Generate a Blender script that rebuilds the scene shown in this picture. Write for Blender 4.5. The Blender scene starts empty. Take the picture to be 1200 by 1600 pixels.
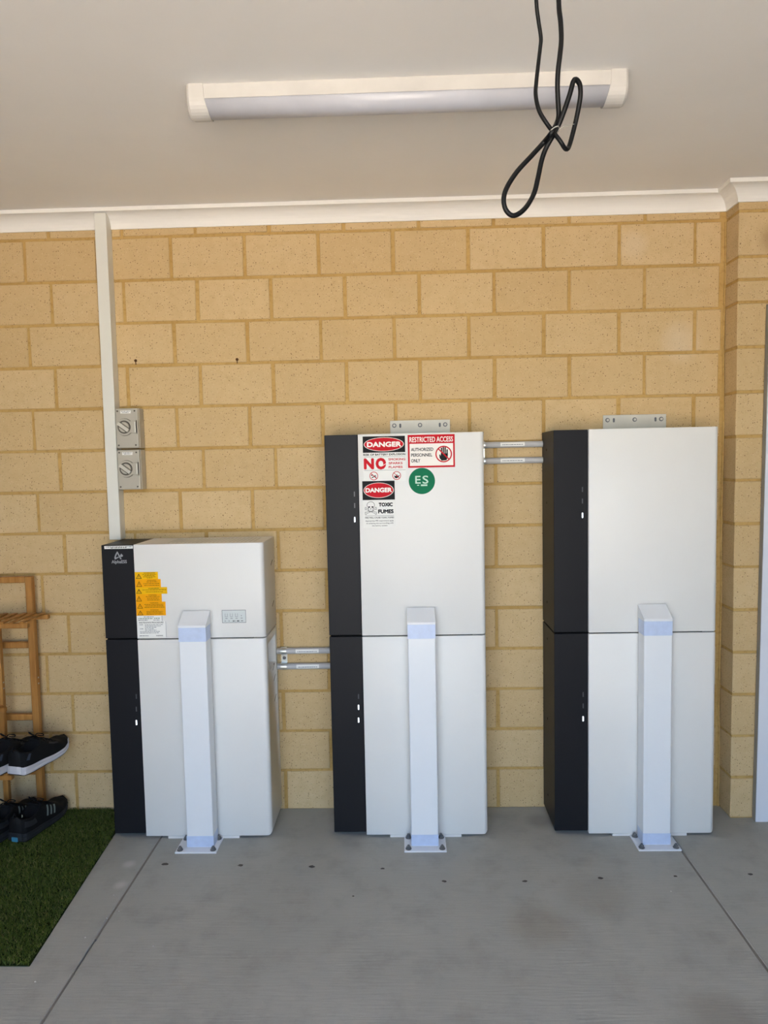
import bpy, bmesh, math, random
from mathutils import Vector, Matrix

random.seed(7)
C = bpy.context.scene.collection
SC = bpy.context.scene
PI = math.pi

# ------------------------------------------------------------------ camera
cam_d = bpy.data.cameras.new('camera')
cam = bpy.data.objects.new('camera', cam_d)
C.objects.link(cam)
YAW, PITCH, ROLL = -0.0272879, -0.0697560, -0.0201074
fw = Vector((math.sin(YAW) * math.cos(PITCH), math.cos(YAW) * math.cos(PITCH), math.sin(PITCH)))
r0 = Vector((math.cos(YAW), -math.sin(YAW), 0))
u0 = r0.cross(fw)
rr = r0 * math.cos(ROLL) + u0 * math.sin(ROLL)
uu = -r0 * math.sin(ROLL) + u0 * math.cos(ROLL)
m = Matrix((rr, uu, -fw)).transposed().to_4x4()
m.translation = Vector((0.324754, -2.939478, 1.473440))
cam.matrix_world = m
cam_d.sensor_fit = 'HORIZONTAL'
cam_d.sensor_width = 36.0
cam_d.lens = 36.0 * 1109.0 / 1200.0
cam_d.clip_start = 0.05
SC.camera = cam

# ------------------------------------------------------------------ sky, sun, exposure
world = bpy.data.worlds.new('sky')
SC.world = world
world.use_nodes = True
wn, wl = world.node_tree.nodes, world.node_tree.links
wn.clear()
w_out = wn.new('ShaderNodeOutputWorld')
w_bg = wn.new('ShaderNodeBackground')
w_sky = wn.new('ShaderNodeTexSky')
w_sky.sky_type = 'NISHITA'
w_sky.sun_disc = False
w_sky.sun_elevation = math.radians(52)
w_sky.sun_rotation = math.radians(35)
w_sky.air_density = 1.0
w_sky.dust_density = 1.5
w_hs = wn.new('ShaderNodeHueSaturation')
w_hs.inputs['Hue'].default_value = 0.508
w_hs.inputs['Saturation'].default_value = 1.08
wl.new(w_sky.outputs[0], w_hs.inputs['Color'])
wl.new(w_hs.outputs[0], w_bg.inputs['Color'])
w_bg.inputs['Strength'].default_value = 0.32
wl.new(w_bg.outputs[0], w_out.inputs['Surface'])

sun_d = bpy.data.lights.new('sun', 'SUN')
sun_d.energy = 11.0
sun_d.angle = math.radians(0.6)
sun_d.color = (1.0, 0.893, 0.735)
sun = bpy.data.objects.new('sun', sun_d)
C.objects.link(sun)
el, az = math.radians(54), math.radians(72)          # from the right, a little behind the house
sdir = Vector((math.sin(az) * math.cos(el), math.cos(az) * math.cos(el), math.sin(el)))
sun.rotation_euler = sdir.to_track_quat('Z', 'Y').to_euler()
sun.location = (6, 6, 9)

OPEN_X0, OPEN_X1, OPEN_Z, FRONT_Y = -1.15, 1.40, 2.42, -3.75
por_d = bpy.data.lights.new('door_opening_portal', 'AREA')
por_d.shape = 'RECTANGLE'
por_d.size = OPEN_X1 - OPEN_X0
por_d.size_y = OPEN_Z
por_d.cycles.is_portal = True
por = bpy.data.objects.new('door_opening_portal', por_d)
C.objects.link(por)
por.location = ((OPEN_X0 + OPEN_X1) / 2, FRONT_Y - 0.16, OPEN_Z / 2)
por.rotation_euler = (math.radians(90), 0, 0)      # -Z of the lamp points to +y

SC.view_settings.view_transform = 'Standard'
SC.view_settings.look = 'None'
SC.view_settings.gamma = 1.0
SC.view_settings.use_curve_mapping = False
SC.view_settings.exposure = 2.09

# ------------------------------------------------------------------ materials
def lin(c):
    return tuple(((v / 255) / 12.92 if v / 255 <= 0.04045 else ((v / 255 + 0.055) / 1.055) ** 2.4) for v in c)

class NT:
    def __init__(s, name):
        s.m = bpy.data.materials.new(name)
        s.m.use_nodes = True
        s.n, s.l = s.m.node_tree.nodes, s.m.node_tree.links
        s.b = s.n['Principled BSDF']
    def new(s, t, **kw):
        n = s.n.new(t)
        for k, v in kw.items():
            setattr(n, k, v)
        return n
    def pos(s):
        if not hasattr(s, '_p'):
            s._p = s.new('ShaderNodeNewGeometry').outputs['Position']
        return s._p
    def noise(s, scale, detail=3, rough=0.55, vec=None):
        n = s.new('ShaderNodeTexNoise')
        n.inputs['Scale'].default_value = scale
        n.inputs['Detail'].default_value = detail
        n.inputs['Roughness'].default_value = rough
        s.l.new(vec or s.pos(), n.inputs['Vector'])
        return n.outputs['Fac']
    def ramp(s, fac, a, b, ca=(0, 0, 0), cb=(1, 1, 1)):
        r = s.new('ShaderNodeValToRGB')
        r.color_ramp.elements[0].position = a
        r.color_ramp.elements[1].position = b
        r.color_ramp.elements[0].color = (*ca, 1)
        r.color_ramp.elements[1].color = (*cb, 1)
        s.l.new(fac, r.inputs[0])
        return r.outputs['Color']
    def mix(s, fac, a, b, mode='MIX'):
        n = s.new('ShaderNodeMix', data_type='RGBA', blend_type=mode)
        for sock, v in ((n.inputs[0], fac), (n.inputs[6], a), (n.inputs[7], b)):
            if hasattr(v, 'links'):
                s.l.new(v, sock)
            elif isinstance(v, (int, float)):
                sock.default_value = v
            else:
                sock.default_value = (*v, 1)
        return n.outputs[2]
    def math(s, op, a, b=0.0, c=None):
        n = s.new('ShaderNodeMath', operation=op)
        for i, v in enumerate((a, b) if c is None else (a, b, c)):
            if hasattr(v, 'links'):
                s.l.new(v, n.inputs[i])
            else:
                n.inputs[i].default_value = v
        return n.outputs[0]
    def blob(s, p, rad, soft):
        """1 inside a round patch at the point p, falling to 0 at rad + soft (a wobbly edge)"""
        d = s.new('ShaderNodeVectorMath', operation='DISTANCE')
        s.l.new(s.pos(), d.inputs[0])
        d.inputs[1].default_value = p
        w = s.math('MULTIPLY_ADD', s.noise(9, 3), rad * 1.2, d.outputs['Value'])
        w = s.math('SUBTRACT', w, rad * 0.6)
        mr = s.new('ShaderNodeMapRange', interpolation_type='SMOOTHSTEP')
        s.l.new(w, mr.inputs[0])
        mr.inputs[1].default_value = rad
        mr.inputs[2].default_value = rad + soft
        mr.inputs[3].default_value = 1.0
        mr.inputs[4].default_value = 0.0
        return mr.outputs[0]
    def bump(s, h, strength, dist):
        n = s.new('ShaderNodeBump')
        n.inputs['Strength'].default_value = strength
        n.inputs['Distance'].default_value = dist
        s.l.new(h, n.inputs['Height'])
        s.l.new(n.outputs[0], s.b.inputs['Normal'])
    def color(s, c):
        if hasattr(c, 'links'):
            s.l.new(c, s.b.inputs['Base Color'])
        else:
            s.b.inputs['Base Color'].default_value = (*c, 1)
    def rough(s, v, spec=0.5, metal=0.0):
        s.b.inputs['Roughness'].default_value = v
        s.b.inputs['Specular IOR Level'].default_value = spec
        s.b.inputs['Metallic'].default_value = metal

def plain(name, rgb, rough=0.5, spec=0.5, metal=0.0, var=0.04, scale=14, emit=0.0):
    t = NT(name)
    c = lin(rgb)
    lo = tuple(v * (1 - var) for v in c)
    hi = tuple(min(1, v * (1 + var)) for v in c)
    t.color(t.ramp(t.noise(scale, 3), 0.3, 0.7, lo, hi))
    t.rough(rough, spec, metal)
    if emit:
        t.b.inputs['Emission Color'].default_value = (*c, 1)
        t.b.inputs['Emission Strength'].default_value = emit
    return t.m

def brick_material():
    t = NT('sand_lime_brick')
    base, dark, light = lin((205, 178, 133)), lin((200, 172, 126)), lin((210, 184, 141))
    oi = t.new('ShaderNodeObjectInfo').outputs['Random']
    c = t.mix(t.ramp(oi, 0.0, 1.0), dark, light)
    c = t.mix(t.ramp(t.noise(7, 3), 0.35, 0.7, (0, 0, 0), (.6, .6, .6)), c, base)
    c = t.mix(t.ramp(t.noise(26, 4), 0.45, 0.75, (0, 0, 0), (.35, .35, .35)), c, lin((189, 160, 114)))
    for scale, size, keep, col, amt in ((105, 0.20, 0.30, (112, 84, 52), 0.85), (190, 0.24, 0.32, (150, 118, 78), 0.8), (150, 0.22, 0.22, (226, 206, 170), 0.6)):
        v = t.new('ShaderNodeTexVoronoi')
        v.inputs['Scale'].default_value = scale
        t.l.new(t.pos(), v.inputs['Vector'])
        near = t.math('LESS_THAN', v.outputs['Distance'], size)
        sep = t.new('ShaderNodeSeparateColor')
        t.l.new(v.outputs['Color'], sep.inputs[0])
        some = t.math('LESS_THAN', sep.outputs[0], keep)
        c = t.mix(t.math('MULTIPLY', t.math('MULTIPLY', near, some), amt), c, lin(col))
    c = t.mix(t.math('MULTIPLY', t.blob((1.452, -0.004, 1.935), 0.02, 0.09), 0.28), c, lin((226, 214, 196)))
    c = t.mix(t.math('MULTIPLY', t.blob((1.262, -0.004, 2.318), 0.015, 0.07), 0.22), c, lin((226, 214, 196)))
    c = t.mix(t.math('MULTIPLY', t.blob((1.765, -0.112, 2.30), 0.02, 0.06), 0.5), c, lin((140, 110, 74)))
    t.color(c)
    t.rough(0.9, 0.2)
    t.bump(t.noise(220, 4), 0.35, 0.002)
    return t.m

def mortar_material():
    t = NT('tan_mortar')
    c = t.ramp(t.noise(5, 4), 0.3, 0.7, lin((182, 147, 88)), lin((199, 166, 106)))
    c = t.mix(t.ramp(t.noise(60, 3), 0.5, 0.8), c, lin((166, 132, 74)))
    t.color(c)
    t.rough(0.95, 0.15)
    t.bump(t.noise(160, 4), 0.5, 0.003)
    return t.m

def concrete_material():
    t = NT('broomed_concrete')
    c = t.ramp(t.noise(1.6, 5), 0.3, 0.72, lin((163, 163, 155)), lin((176, 176, 168)))
    c = t.mix(t.ramp(t.noise(9, 5, 0.65), 0.48, 0.75, (0, 0, 0), (.5, .5, .5)), c, lin((138, 136, 130)))
    st = t.new('ShaderNodeMapping')
    st.inputs['Scale'].default_value = (10, 130, 10)
    t.l.new(t.pos(), st.inputs['Vector'])
    c = t.mix(t.ramp(t.noise(1, 4, vec=st.outputs[0]), 0.45, 0.8, (0, 0, 0), (.35, .35, .35)), c, lin((180, 178, 172)))
    c = t.mix(t.ramp(t.noise(330, 2), 0.6, 0.75, (0, 0, 0), (.4, .4, .4)), c, lin((122, 120, 114)))
    c = t.mix(t.math('MULTIPLY', t.blob((0.735, -0.775, 0), 0.03, 0.12), 0.35), c, lin((132, 118, 100)))
    c = t.mix(t.math('MULTIPLY', t.blob((0.95, -0.62, 0), 0.05, 0.12), 0.25), c, lin((128, 120, 108)))
    c = t.mix(t.math('MULTIPLY', t.blob((1.15, -1.15, 0), 0.04, 0.09), 0.4), c, lin((124, 116, 106)))
    c = t.mix(t.math('MULTIPLY', t.blob((0.86, -0.12, 0), 0.02, 0.06), 0.35), c, lin((110, 106, 98)))
    for p in ((-0.70, -0.55, 0), (-0.72, -0.42, 0)):
        c = t.mix(t.math('MULTIPLY', t.blob(p, 0.004, 0.03), 0.6), c, lin((205, 203, 198)))
    t.color(c)
    t.rough(0.8, 0.3)
    t.bump(t.noise(1, 4, vec=st.outputs[0]), 0.25, 0.004)
    return t.m

def paint(name, rgb, rough, spec=0.4, bump=0.05, var=0.015):
    t = NT(name)
    c = lin(rgb)
    t.color(t.ramp(t.noise(3, 4), 0.3, 0.7, tuple(v * (1 - var) for v in c), tuple(min(1, v * (1 + var)) for v in c)))
    t.rough(rough, spec)
    t.bump(t.noise(420, 2), bump, 0.0006)
    return t.m

def bamboo_material():
    t = NT('bamboo')
    mp = t.new('ShaderNodeMapping')
    mp.inputs['Scale'].default_value = (60, 60, 4)
    t.l.new(t.pos(), mp.inputs['Vector'])
    c = t.ramp(t.noise(1, 4, vec=mp.outputs[0]), 0.3, 0.7, lin((158, 106, 48)), lin((188, 136, 72)))
    t.color(t.mix(t.ramp(t.noise(11, 3), 0.5, 0.8, (0, 0, 0), (.6, .6, .6)), c, lin((146, 94, 42))))
    t.rough(0.5, 0.4)
    return t.m

def grass_material():
    t = NT('artificial_grass')
    a = t.new('ShaderNodeVertexColor')
    a.layer_name = 'tint'
    t.color(a.outputs['Color'])
    t.rough(0.6, 0.3)
    return t.m

def asphalt_material():
    t = NT('pale_driveway')
    c = t.ramp(t.noise(3, 5), 0.3, 0.7, lin((196, 189, 177)), lin((212, 205, 193)))
    t.color(c)
    t.rough(0.9, 0.2)
    return t.m

BRICK, MORTAR, CONCRETE = brick_material(), mortar_material(), concrete_material()
BAMBOO, GRASS, DRIVE = bamboo_material(), grass_material(), asphalt_material()
CEIL = paint('ceiling_paint', (240, 237, 232), 0.85, 0.2)
CORNICE = paint('cornice_paint', (238, 235, 229), 0.6, 0.3)
RENDERW = paint('side_wall_render', (112, 98, 80), 0.9, 0.2, 0.2, 0.04)
CASE_WHITE = paint('casing_white', (228, 226, 221), 0.42, 0.45)
CASE_DARK = paint('casing_charcoal', (30, 30, 33), 0.45, 0.16)
CORE = plain('casing_core', (7, 7, 8), 0.9, 0.1)
STEEL_WHITE = paint('bollard_white', (232, 234, 236), 0.35, 0.5)
BAND = plain('reflective_band', (196, 210, 236), 0.3, 0.6, 0.0, 0.05, 40)
BOLT = plain('bolt_steel', (112, 112, 112), 0.35, 0.6, 0.3)
ZINC = plain('zinc_clip', (205, 208, 205), 0.28, 0.5, 0.9)
BRACKET = plain('bracket_steel', (206, 204, 194), 0.45, 0.5)
PVC_GREY = plain('grey_conduit', (184, 183, 182), 0.45, 0.4)
PVC_CREAM = paint('duct_cream', (222, 221, 212), 0.5, 0.4)
SWITCH_GREY = plain('switch_grey', (180, 174, 160), 0.35, 0.5)
SWITCH_DARK = plain('switch_shadow_grey', (82, 76, 66), 0.5)
LAMP_BODY = plain('batten_white', (206, 203, 197), 0.45, 0.4)
DIFFUSER = plain('batten_diffuser', (196, 198, 206), 0.3, 0.5)
CABLE = plain('black_cable', (9, 9, 10), 0.5, 0.25)
TIE = plain('tie_wire', (150, 148, 140), 0.4)
DOORW = paint('door_white', (228, 231, 238), 0.35, 0.5)
ALU = plain('aluminium_edge', (138, 136, 130), 0.4, 0.5)
PAPER = plain('label_white', (236, 235, 230), 0.5, 0.12, var=0.01)
INK = plain('label_black', (20, 20, 22), 0.5, 0.12)
INK_GREY = plain('label_grey_ink', (110, 112, 118), 0.5, 0.12)
INK_TEAL = plain('label_green_ink', (92, 130, 110), 0.5, 0.12)
RED = plain('label_red', (198, 14, 32), 0.5, 0.12, var=0.02)
WHITE_INK = plain('label_white_ink', (244, 238, 230), 0.5, 0.12, var=0.01)
YEL = plain('label_yellow', (238, 184, 12), 0.5, 0.12, var=0.02)
ORANGE = plain('label_orange', (242, 166, 8), 0.5, 0.12, var=0.02)
BROWN_INK = plain('label_brown_ink', (120, 84, 6), 0.5, 0.12)
GREEN = plain('label_green', (0, 112, 74), 0.5, 0.12, var=0.02)
MINT = plain('label_mint_ink', (190, 226, 206), 0.5, 0.12, var=0.01)
LOGO = plain('logo_grey', (150, 152, 155), 0.45)
LCD = plain('display_window', (204, 210, 208), 0.3, 0.5, var=0.01)
LED_ON = plain('led_lit', (232, 244, 255), 0.4, emit=1.2)
LED_OFF = plain('led_unlit', (72, 75, 80), 0.35)
RUBBER = plain('outsole_black', (16, 16, 17), 0.7, 0.3)
MIDSOLE = plain('midsole_white', (206, 204, 208), 0.6, 0.3)
MID_DARK = plain('midsole_charcoal', (38, 40, 43), 0.55, 0.4)
UPPER = plain('black_mesh_upper', (13, 13, 15), 0.75, 0.3, scale=300, var=0.4)
LACE = plain('black_lace', (18, 18, 20), 0.8, 0.2)
GLOSSY = plain('glossy_heel_panel', (70, 78, 92), 0.2, 0.7)
STRIPE = plain('grey_stripe', (108, 122, 120), 0.55)
HEELBLUE = plain('blue_heel_patch', (60, 132, 162), 0.4)
HANDLE_GREY = plain('switch_handle', (202, 197, 184), 0.4, 0.5)
DIRT = plain('dried_mud', (92, 88, 81), 0.9, 0.1)
RUST = plain('rusty_hole', (84, 58, 34), 0.9, 0.1)
PEBBLE = plain('pale_grit', (206, 204, 196), 0.8)

# ------------------------------------------------------------------ mesh helpers
class MB:
    """collects shapes in world coordinates, becomes ONE mesh object"""
    def __init__(s):
        s.v, s.f, s.sm = [], [], []
    def add(s, vs, fs, smooth=False):
        o = len(s.v)
        s.v += [tuple(v) for v in vs]
        s.f += [tuple(i + o for i in f) for f in fs]
        s.sm += [smooth] * len(fs)
        return s
    def box(s, x0, x1, y0, y1, z0, z1, bev=0.0, seg=1):
        if bev <= 0:
            v = [(x, y, z) for z in (z0, z1) for y in (y0, y1) for x in (x0, x1)]
            return s.add(v, [(0, 2, 3, 1), (4, 5, 7, 6), (0, 1, 5, 4), (2, 6, 7, 3), (0, 4, 6, 2), (1, 3, 7, 5)])
        bm = bmesh.new()
        bmesh.ops.create_cube(bm, size=1)
        for v in bm.verts:
            v.co = Vector(((x0 + x1) / 2 + v.co.x * (x1 - x0), (y0 + y1) / 2 + v.co.y * (y1 - y0), (z0 + z1) / 2 + v.co.z * (z1 - z0)))
        bmesh.ops.bevel(bm, geom=bm.edges[:], offset=bev, segments=seg, affect='EDGES', profile=0.5)
        return s.bm(bm)
    def bm(s, bm, smooth=False):
        bm.verts.index_update()
        s.add([v.co[:] for v in bm.verts], [[v.index for v in f.verts] for f in bm.faces], smooth)
        bm.free()
        return s
    def prism(s, pts, axis, a, b):
        """closed outline pts (2-D, in the two other axes in order) extruded along axis from a to b"""
        n = len(pts)
        def p3(q, t):
            q = list(q)
            q.insert(axis, t)
            return tuple(q)
        vs = [p3(p, a) for p in pts] + [p3(p, b) for p in pts]
        fs = [tuple(range(n))[::-1], tuple(range(n, 2 * n))] + [(i, (i + 1) % n, n + (i + 1) % n, n + i) for i in range(n)]
        return s.add(vs, fs)
    def tube(s, path, r, n=10, smooth=True, cap=True):
        path = [Vector(p) for p in path]
        rings, t0 = [], None
        up = Vector((0, 0, 1))
        for i, p in enumerate(path):
            t = (path[min(i + 1, len(path) - 1)] - path[max(i - 1, 0)]).normalized()
            if t0 is None:
                a = t.cross(up) if abs(t.dot(up)) < 0.9 else t.cross(Vector((1, 0, 0)))
                a.normalize()
            else:
                a = (a - t * a.dot(t)).normalized()
            b = t.cross(a)
            t0 = t
            rad = r[i] if isinstance(r, (list, tuple)) else r
            rings.append([p + (a * math.cos(2 * PI * k / n) + b * math.sin(2 * PI * k / n)) * rad for k in range(n)])
        vs = [v for ring in rings for v in ring]
        fs = [(i * n + k, i * n + (k + 1) % n, (i + 1) * n + (k + 1) % n, (i + 1) * n + k) for i in range(len(rings) - 1) for k in range(n)]
        s.add(vs, fs, smooth)
        if cap:
            s.add(rings[0], [tuple(range(n))[::-1]])
            s.add(rings[-1], [tuple(range(n))])
        return s
    def disc(s, c, r, axis, h, n=16, r2=None):
        """a cylinder or cone frustum on axis (0,1,2) from c, height h along the axis"""
        r2 = r if r2 is None else r2
        def ring(rad, t):
            out = []
            for k in range(n):
                q = [math.cos(2 * PI * k / n) * rad, math.sin(2 * PI * k / n) * rad]
                q.insert(axis, t)
                out.append((c[0] + q[0], c[1] + q[1], c[2] + q[2]))
            return out
        vs = ring(r, 0) + ring(r2, h)
        fs = [tuple(range(n))[::-1], tuple(range(n, 2 * n))] + [(i, (i + 1) % n, n + (i + 1) % n, n + i) for i in range(n)]
        return s.add(vs, fs)

ORG = {}

def mesh_from(name, mb, mat, org):
    me = bpy.data.meshes.new(name)
    me.from_pydata([(v[0] - org[0], v[1] - org[1], v[2] - org[2]) for v in mb.v], [], mb.f)
    for p, sm in zip(me.polygons, mb.sm):
        p.use_smooth = sm
    me.materials.append(mat)
    bm = bmesh.new()
    bm.from_mesh(me)
    bmesh.ops.recalc_face_normals(bm, faces=bm.faces[:])
    bm.to_mesh(me)
    bm.free()
    me.update()
    return me

def obj(name, mb, mat, parent=None, label=None):
    if parent is not None:
        org = ORG[parent.name]
    else:
        xs, ys, zs = zip(*mb.v)
        org = ((min(xs) + max(xs)) / 2, (min(ys) + max(ys)) / 2, min(zs))
    o = bpy.data.objects.new(name, mesh_from(name, mb, mat, org))
    C.objects.link(o)
    if parent is not None:
        o.parent = parent
    else:
        o.location = org
    ORG[o.name] = org
    if label:
        o['label'] = label
    return o

def thing(name, label, cat, loc, group=None):
    o = bpy.data.objects.new(name, None)
    o.empty_display_size = 0.05
    C.objects.link(o)
    o.location = loc
    ORG[o.name] = tuple(loc)
    return tag(o, label, cat, group)

def tag(o, label, cat, group=None):
    o['label'], o['category'] = label, cat
    if group:
        o['group'] = group
    return o

def structure(name, mb, mat):
    o = obj(name, mb, mat)
    o['kind'] = 'structure'
    return o

def cat_rom(pts, n=6):
    pts = [Vector(p) for p in pts]
    out = []
    for i in range(len(pts) - 1):
        a, b, c, d = pts[max(i - 1, 0)], pts[i], pts[i + 1], pts[min(i + 2, len(pts) - 1)]
        for k in range(n):
            t = k / n
            out.append(0.5 * ((2 * b) + (c - a) * t + (2 * a - 5 * b + 4 * c - d) * t * t + (3 * b - a - 3 * c + d) * t ** 3))
    return out + [pts[-1]]

_text_cache = {}
def text_shape(s, bold):
    if (s, bold) not in _text_cache:
        cu = bpy.data.curves.new('lettering', 'FONT')
        cu.body = s
        cu.size = 1.0
        cu.resolution_u = 3
        cu.offset = bold
        ob = bpy.data.objects.new('lettering', cu)
        C.objects.link(ob)
        bpy.context.view_layer.update()
        dg = bpy.context.evaluated_depsgraph_get()
        me = bpy.data.meshes.new_from_object(ob.evaluated_get(dg))
        vs = [(v.co.x, v.co.y) for v in me.vertices]
        fs = [tuple(p.vertices) for p in me.polygons]
        bpy.data.objects.remove(ob)
        bpy.data.curves.remove(cu)
        bpy.data.meshes.remove(me)
        _text_cache[(s, bold)] = (vs, fs)
    return _text_cache[(s, bold)]

class Sheet:
    """flat print on a vertical face: u right, v down (both in sheet units), top-left corner at (x, z), the face at y"""
    def __init__(s, x, z, y, k):
        s.x, s.z, s.y, s.k = x, z, y, k
        s.lay = {}
    def L(s, mat, level):
        return s.lay.setdefault((mat.name, level), (MB(), mat, level))[0]
    def P(s, u, v, level):
        return (s.x + u * s.k, s.y - 0.0004 - 0.00025 * level, s.z - v * s.k)
    def poly(s, mat, level, pts):
        s.L(mat, level).add([s.P(u, v, level) for u, v in pts], [tuple(range(len(pts)))])
    def rect(s, mat, level, u0, u1, v0, v1):
        s.poly(mat, level, [(u0, v0), (u1, v0), (u1, v1), (u0, v1)])
    def ell(s, mat, level, u, v, ru, rv=None, n=40):
        rv = ru if rv is None else rv
        s.poly(mat, level, [(u + ru * math.cos(2 * PI * k / n), v + rv * math.sin(2 * PI * k / n)) for k in range(n)])
    def ring(s, mat, level, u, v, r0, r1, n=36):
        vs = [s.P(u + r * math.cos(2 * PI * k / n), v + r * math.sin(2 * PI * k / n), level) for r in (r0, r1) for k in range(n)]
        s.L(mat, level).add(vs, [(k, (k + 1) % n, n + (k + 1) % n, n + k) for k in range(n)])
    def line(s, mat, level, u0, v0, u1, v1, w):
        d = Vector((u1 - u0, v1 - v0)).normalized()
        n = Vector((-d.y, d.x)) * w / 2
        s.poly(mat, level, [(u0 + n.x, v0 + n.y), (u1 + n.x, v1 + n.y), (u1 - n.x, v1 - n.y), (u0 - n.x, v0 - n.y)])
    def text(s, mat, level, body, u0, u1, v0, v1, bold=0.0):
        vs, fs = text_shape(body, 0.0)
        thick = bold
        xs, ys = [p[0] for p in vs], [p[1] for p in vs]
        x0, x1, y0, y1 = min(xs), max(xs), min(ys), max(ys)
        d = thick * (v1 - v0) * 0.95
        e = d * 0.71
        offs = ((0, 0),) if thick == 0 else ((-d, 0), (d, 0), (0, -d), (0, d), (-e, -e), (e, -e), (-e, e), (e, e))
        for q, (du, dv) in enumerate(offs):
            s.L(mat, level).add([s.P(u0 + d + (x - x0) / (x1 - x0) * (u1 - u0 - 2 * d) + du, v1 - d - (y - y0) / (y1 - y0) * (v1 - v0 - 2 * d) + dv, level + 0.08 * q) for x, y in vs], fs)
    def smudge(s, mat, level, u0, u1, v0, v1, seed=0):
        """a row of word-like dashes for print that is too small to read"""
        rnd = random.Random(seed)
        u = u0
        while u < u1 - 0.3:
            w = min(rnd.uniform(1.2, 4.2), u1 - u)
            s.rect(mat, level, u, u + w, v0, v1)
            u += w + rnd.uniform(0.5, 0.9)
    def build(s, parent):
        for mb, mat, level in s.lay.values():
            obj({'label_black': 'black_print', 'label_red': 'red_print', 'label_white_ink': 'white_print', 'label_white': 'white_field', 'label_grey_ink': 'grey_print',
                 'label_brown_ink': 'dark_print', 'label_green_ink': 'green_print', 'label_mint_ink': 'pale_print', 'logo_grey': 'grey_emblem'}.get(mat.name, 'print'), mb, mat, parent)['kind'] = 'stuff'

def sticker(parent, mat, x, z, y, k, w, h, label=None, name='sticker', round_=None):
    mb = MB()
    if round_:
        mb.disc((x + w * k / 2, y, z - h * k / 2), w * k / 2, 1, -0.0004, 48)
    else:
        mb.box(x, x + w * k, y - 0.0004, y + 0.0002, z - h * k, z)
    return obj(name, mb, mat, parent, label), Sheet(x, z, y, k)

# ------------------------------------------------------------------ setting: floor
LEFT, RIGHT, CEIL_Z = -2.75, 3.75, 2.51
NIB_X, NIB_Y = 1.632, -0.108
slab = structure('floor', MB().box(LEFT - 0.2, RIGHT + 0.2, FRONT_Y - 0.2, 0.2, -0.2, -0.012), CORE)
slab.data.materials[0] = CONCRETE
J1, J2, JW = -0.665, 1.345, 0.0035
for x0, x1 in ((LEFT - 0.1, J1 - JW), (J1 + JW, J2 - JW), (J2 + JW, RIGHT + 0.1)):
    obj('concrete_slab', MB().box(x0, x1, FRONT_Y - 0.15, 0.1, -0.011, 0.0, 0.0025), CONCRETE, slab)
for x in (J1, J2):
    mb = MB()
    y = 0.1
    while y > FRONT_Y:
        y1 = y - random.uniform(0.05, 0.22)
        gap = (x == J1 and -0.86 < y < -0.74)
        if not gap:
            mb.box(x - JW, x + JW, y1, y, -0.010, -0.0012 - random.uniform(0, 0.0012))
        y = y1
    obj('joint_filler', mb, plain('joint_sealant', (124, 120, 112), 0.85), slab)
def irregular(c, r, h, seed, squash=0.7):
    rnd = random.Random(seed)
    n = 9
    mb = MB()
    ring = [(c[0] + math.cos(2 * PI * k / n) * r * rnd.uniform(0.7, 1.2), c[1] + math.sin(2 * PI * k / n) * r * squash * rnd.uniform(0.7, 1.2), c[2] - 0.0003) for k in range(n)]
    top = [(c[0] + (x - c[0]) * 0.6, c[1] + (y - c[1]) * 0.6, c[2] + h) for x, y, z in ring]
    mb.add(ring + top, [tuple(range(n, 2 * n))] + [(k, (k + 1) % n, n + (k + 1) % n, n + k) for k in range(n)])
    return mb
for k, (x, y, r) in enumerate(((-0.585, -0.42, .011), (-0.30, -0.431, .010), (-0.035, -0.441, .010), (0.226, -0.456, .007), (0.445, -0.536, .008), (0.727, -0.538, .008), (0.994, -0.521, .009), (1.258, -0.511, .007), (1.525, -0.501, .009), (1.36, -0.19, .006), (0.13, -0.62, .004))):
    obj('mud_spot', irregular((x, y, 0), r * 1.25, 0.0012, k), DIRT, slab)
for k, (x, y) in enumerate(((-0.70, -0.61), (-0.645, -0.70), (-0.672, -0.735), (-0.70, -0.83), (-0.76, -1.02), (-0.47, -0.87), (1.21, -0.60))):
    obj('grit', irregular((x, y, 0), 0.0035, 0.002, 40 + k), PEBBLE, slab)

# ------------------------------------------------------------------ setting: walls with every brick
PU, PV, OFF, GX, GZ = 0.302, 0.17211, 0.103, 0.0135, 0.0115
wall_back = structure('wall_back', MB().box(LEFT - 0.1, NIB_X + 0.02, -0.0012, 0.12, -0.1, 2.6), MORTAR)
ORG[wall_back.name] = tuple(wall_back.location)
_brick_mesh = {}
def brick_mesh(w, h, d, var):
    key = (round(w, 3), round(h, 3), round(d, 3), var)
    if key not in _brick_mesh:
        rnd = random.Random(str(key))
        bm = bmesh.new()
        bmesh.ops.create_cube(bm, size=1)
        for v in bm.verts:
            v.co = Vector((v.co.x * w + rnd.uniform(-1, 1) * 0.0012, v.co.y * d + (rnd.uniform(-1, 1) * 0.0008 if v.co.y < 0 else 0), v.co.z * h + rnd.uniform(-1, 1) * 0.0010))
        bmesh.ops.bevel(bm, geom=bm.edges[:], offset=0.0022, segments=1, affect='EDGES')
        me = bpy.data.meshes.new('brick')
        bm.to_mesh(me)
        bm.free()
        me.materials.append(BRICK)
        _brick_mesh[key] = me
    return _brick_mesh[key]
def brick(parent, x0, x1, z0, z1, yf, d):
    o = bpy.data.objects.new('brick', brick_mesh(x1 - x0, z1 - z0, d, random.randrange(5)))
    C.objects.link(o)
    o.parent = parent
    p = ORG[parent.name]
    jx = random.uniform(-0.0012, 0.0012)
    o.location = ((x0 + x1) / 2 - p[0] + jx, yf + d / 2 + random.uniform(-0.0008, 0.0008) - p[1], (z0 + z1) / 2 - p[2] + random.uniform(-0.0007, 0.0007))
    return o
BF = -0.0052                                                        # brick faces stand 4 mm proud of the mortar
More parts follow.
